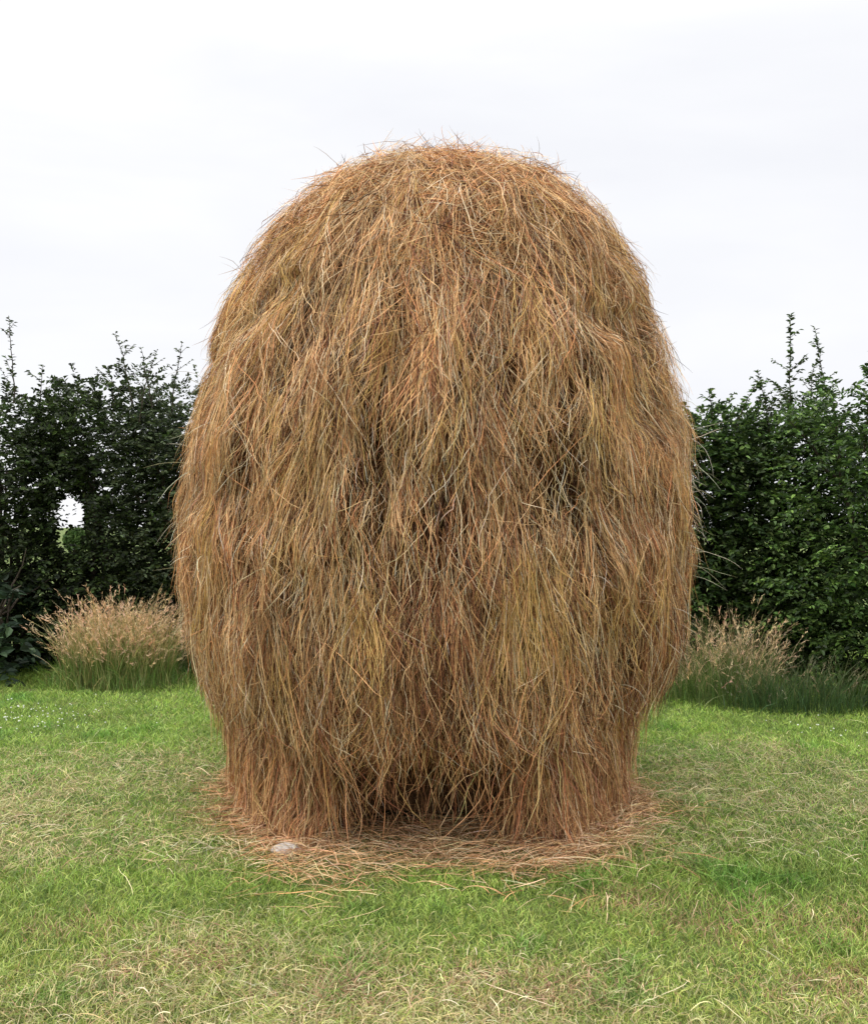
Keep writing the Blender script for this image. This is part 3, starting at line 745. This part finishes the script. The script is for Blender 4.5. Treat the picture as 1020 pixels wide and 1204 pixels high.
# pale distant trees beyond the hedge, glimpsed through the gap
def far_tree(x, y, h, lab, seed):
    root = empty('field_tree', (x, y, 0)); tag(root, lab, 'tree', 'trees in the field beyond the hedge')
    n = 5200; u = nrm(rng.normal(0, 1, (n, 3))) * rng.random((n, 1)) ** .4
    p = np.array([x, y, h * .6]) + u * np.array([h * .42, h * .4, h * .4]) * (1 + .3 * vnoise(u * 2.5, seed, 2)[:, None])
    d = nrm(rng.normal(0, 1, (n, 3))); V, Fq = leaves(p, d, nrm(np.cross(d, rng.normal(0, 1, (n, 3)))), rng.uniform(.2, .4, n), rng.uniform(.15, .3, n))
    mesh_obj('crown', V, Fq, M_LEAF, tint=np.repeat(palette(n, [(.06, .11, .03), (.1, .16, .05)], [1, 1]), 6, 0), parent=root)
    mesh_obj('trunk', *tube([(x, y, -.1), (x + .05, y, h * .3), (x, y, h * .7)], [.22, .17, .06], 8), M_BARK, parent=root)
far_tree(-22.2, 58, 1.35, 'low round tree seen through the gap in the hedge', 1)

# ---------------------------------------------------------------- tall grass clumps
def tussock(name, label, cx, cy, rx, ry, n, h0, h1, cg, cd, headcols, dens_heads, seed, lean=.25):
    root = empty(name, (cx, cy, 0)); tag(root, label, 'tall grass', 'clumps of tall seeding grass at the hedge foot')
    K = 7; a = rng.uniform(0, 2 * math.pi, n); r = np.sqrt(rng.random(n))
    x = cx + rx * r * np.cos(a); y = cy + ry * r * np.sin(a)
    h = rng.uniform(h0, h1, n) * (1 - .32 * r ** 2) * (1 + .16 * vnoise(np.stack([x * 5, y * 5, x * 0 + seed], -1), 33, 1)); t = np.linspace(0, 1, K)
    dx = (x - cx) / rx * lean * h + rng.normal(0, .26, n) * h; dy = (y - cy) / ry * lean * h + rng.normal(0, .14, n) * h
    dr = rng.uniform(0, .35, n) ** 1.3 * h
    P = np.stack([x[:, None] + dx[:, None] * t ** 1.8, y[:, None] + dy[:, None] * t ** 1.8, h[:, None] * t - dr[:, None] * t ** 4 - .01], -1)
    W = rng.uniform(.0035, .007, (n, 1)) * (1 - .75 * t[None] ** 1.5)
    cgp = palette(n, cg, [1] * len(cg), .2)[:, None]; cdp = palette(n, cd, [1] * len(cd), .2)[:, None]
    f = np.clip((t[None, :, None] - rng.uniform(.35, .95, (n, 1, 1))) / .25, 0, 1)
    C = cgp * (1 - f) + cdp * f
    az = rng.uniform(0, 6.28, n); S = np.stack([np.cos(az), np.sin(az), 0 * az], -1)
    V, Fq, Cc = join_ribbons([(P, W, S, C)])
    mesh_obj('blades', V, Fq, M_GRASS, tint=Cc, parent=root)
    n2 = n // 2; a = rng.uniform(0, 2 * math.pi, n2); r = np.sqrt(rng.random(n2)) * 1.3; h2 = rng.uniform(.08, .42, n2) * (1.25 - .5 * r)
    x2 = cx + rx * r * np.cos(a); y2 = cy + ry * r * np.sin(a); b1, b2 = rng.normal(0, .4, (2, n2)) * h2
    P2 = np.stack([x2[:, None] + b1[:, None] * t[::2] ** 2, y2[:, None] + b2[:, None] * t[::2] ** 2, h2[:, None] * (t[::2] - .2 * t[::2] ** 3) - .01], -1)
    W2 = rng.uniform(.004, .008, (n2, 1)) * (1 - .8 * t[None, ::2] ** 2); az = rng.uniform(0, 6.28, n2)
    V, Fq, Cc = join_ribbons([(P2, W2, np.stack([np.cos(az), np.sin(az), 0 * az], -1), palette(n2, cg, [1] * len(cg), .25))])
    mesh_obj('basal_leaves', V, Fq, M_GRASS, tint=Cc, parent=root)
    # seed heads: short feathery plumes at the stem tips
    k = np.where(rng.random(n) < dens_heads)[0]; tip = P[k, -1]; d = nrm(P[k, -1] - P[k, -2]); m = len(k); per = 12
    tt = rng.random((m, per)); Lh = rng.uniform(.08, .17, m)
    b = tip[:, None] - d[:, None] * (tt * Lh[:, None])[..., None] + d[:, None] * .05
    e = nrm(d[:, None] * 1.1 + rng.normal(0, .45, (m, per, 3)))
    Ll = rng.uniform(.018, .045, (m, per)); q = b.reshape(-1, 3); e = e.reshape(-1, 3); Ll = Ll.ravel()
    P2 = np.stack([q, q + e * Ll[:, None] * .5, q + e * Ll[:, None]], 1); W2 = np.repeat(np.array([[.003, .005, .0015]]), len(q), 0)
    V, Fq, Cc = join_ribbons([(P2, W2, rng.normal(0, 1, (len(q), 3)), np.repeat(palette(m, headcols, [1] * len(headcols), .18), per, 0))])
    mesh_obj('seed_heads', V, Fq, M_HAY, tint=Cc, parent=root)
gx_, gy_ = at(128, 812)
tussock('tall_grass', 'thick clump of tall grass with pinkish straw seed heads left of the haystack', gx_, gy_ + .3, .56, .34, 3200, .45, 1.02,
        [(.14, .24, .05), (.2, .3, .08), (.34, .34, .12)], [(.58, .40, .20), (.50, .38, .16), (.62, .47, .26)], [(.78, .52, .33), (.86, .62, .40), (.62, .44, .24)], .4, 1, .02)
gx_, gy_ = at(868, 832)
tussock('tall_grass', 'thin shaded tall grass with drooping seed heads right of the haystack', gx_ - .05, gy_ + .3, .52, .35, 1000, .35, .98,
        [(.09, .16, .035), (.12, .19, .05), (.16, .2, .07)], [(.5, .38, .2), (.38, .3, .14), (.6, .45, .26)], [(.74, .52, .32), (.62, .45, .26), (.5, .38, .24)], .32, 2, .15)
gx_, gy_ = at(965, 845)
tussock('tall_grass', 'sparse green tall grass along the foot of the right hand shrub', gx_, gy_ + .35, .6, .25, 700, .25, .62,
        [(.05, .10, .03), (.08, .14, .045)], [(.14, .17, .07), (.2, .2, .1)], [(.3, .26, .16)], .06, 3)
gx_, gy_ = at(228, 800)
tussock('tall_grass', 'low green tall grass half hidden by the left flank of the haystack', gx_, gy_ + .2, .5, .25, 600, .2, .55,
        [(.07, .14, .03), (.10, .18, .05)], [(.3, .28, .13), (.2, .22, .09)], [(.5, .38, .25)], .08, 4)
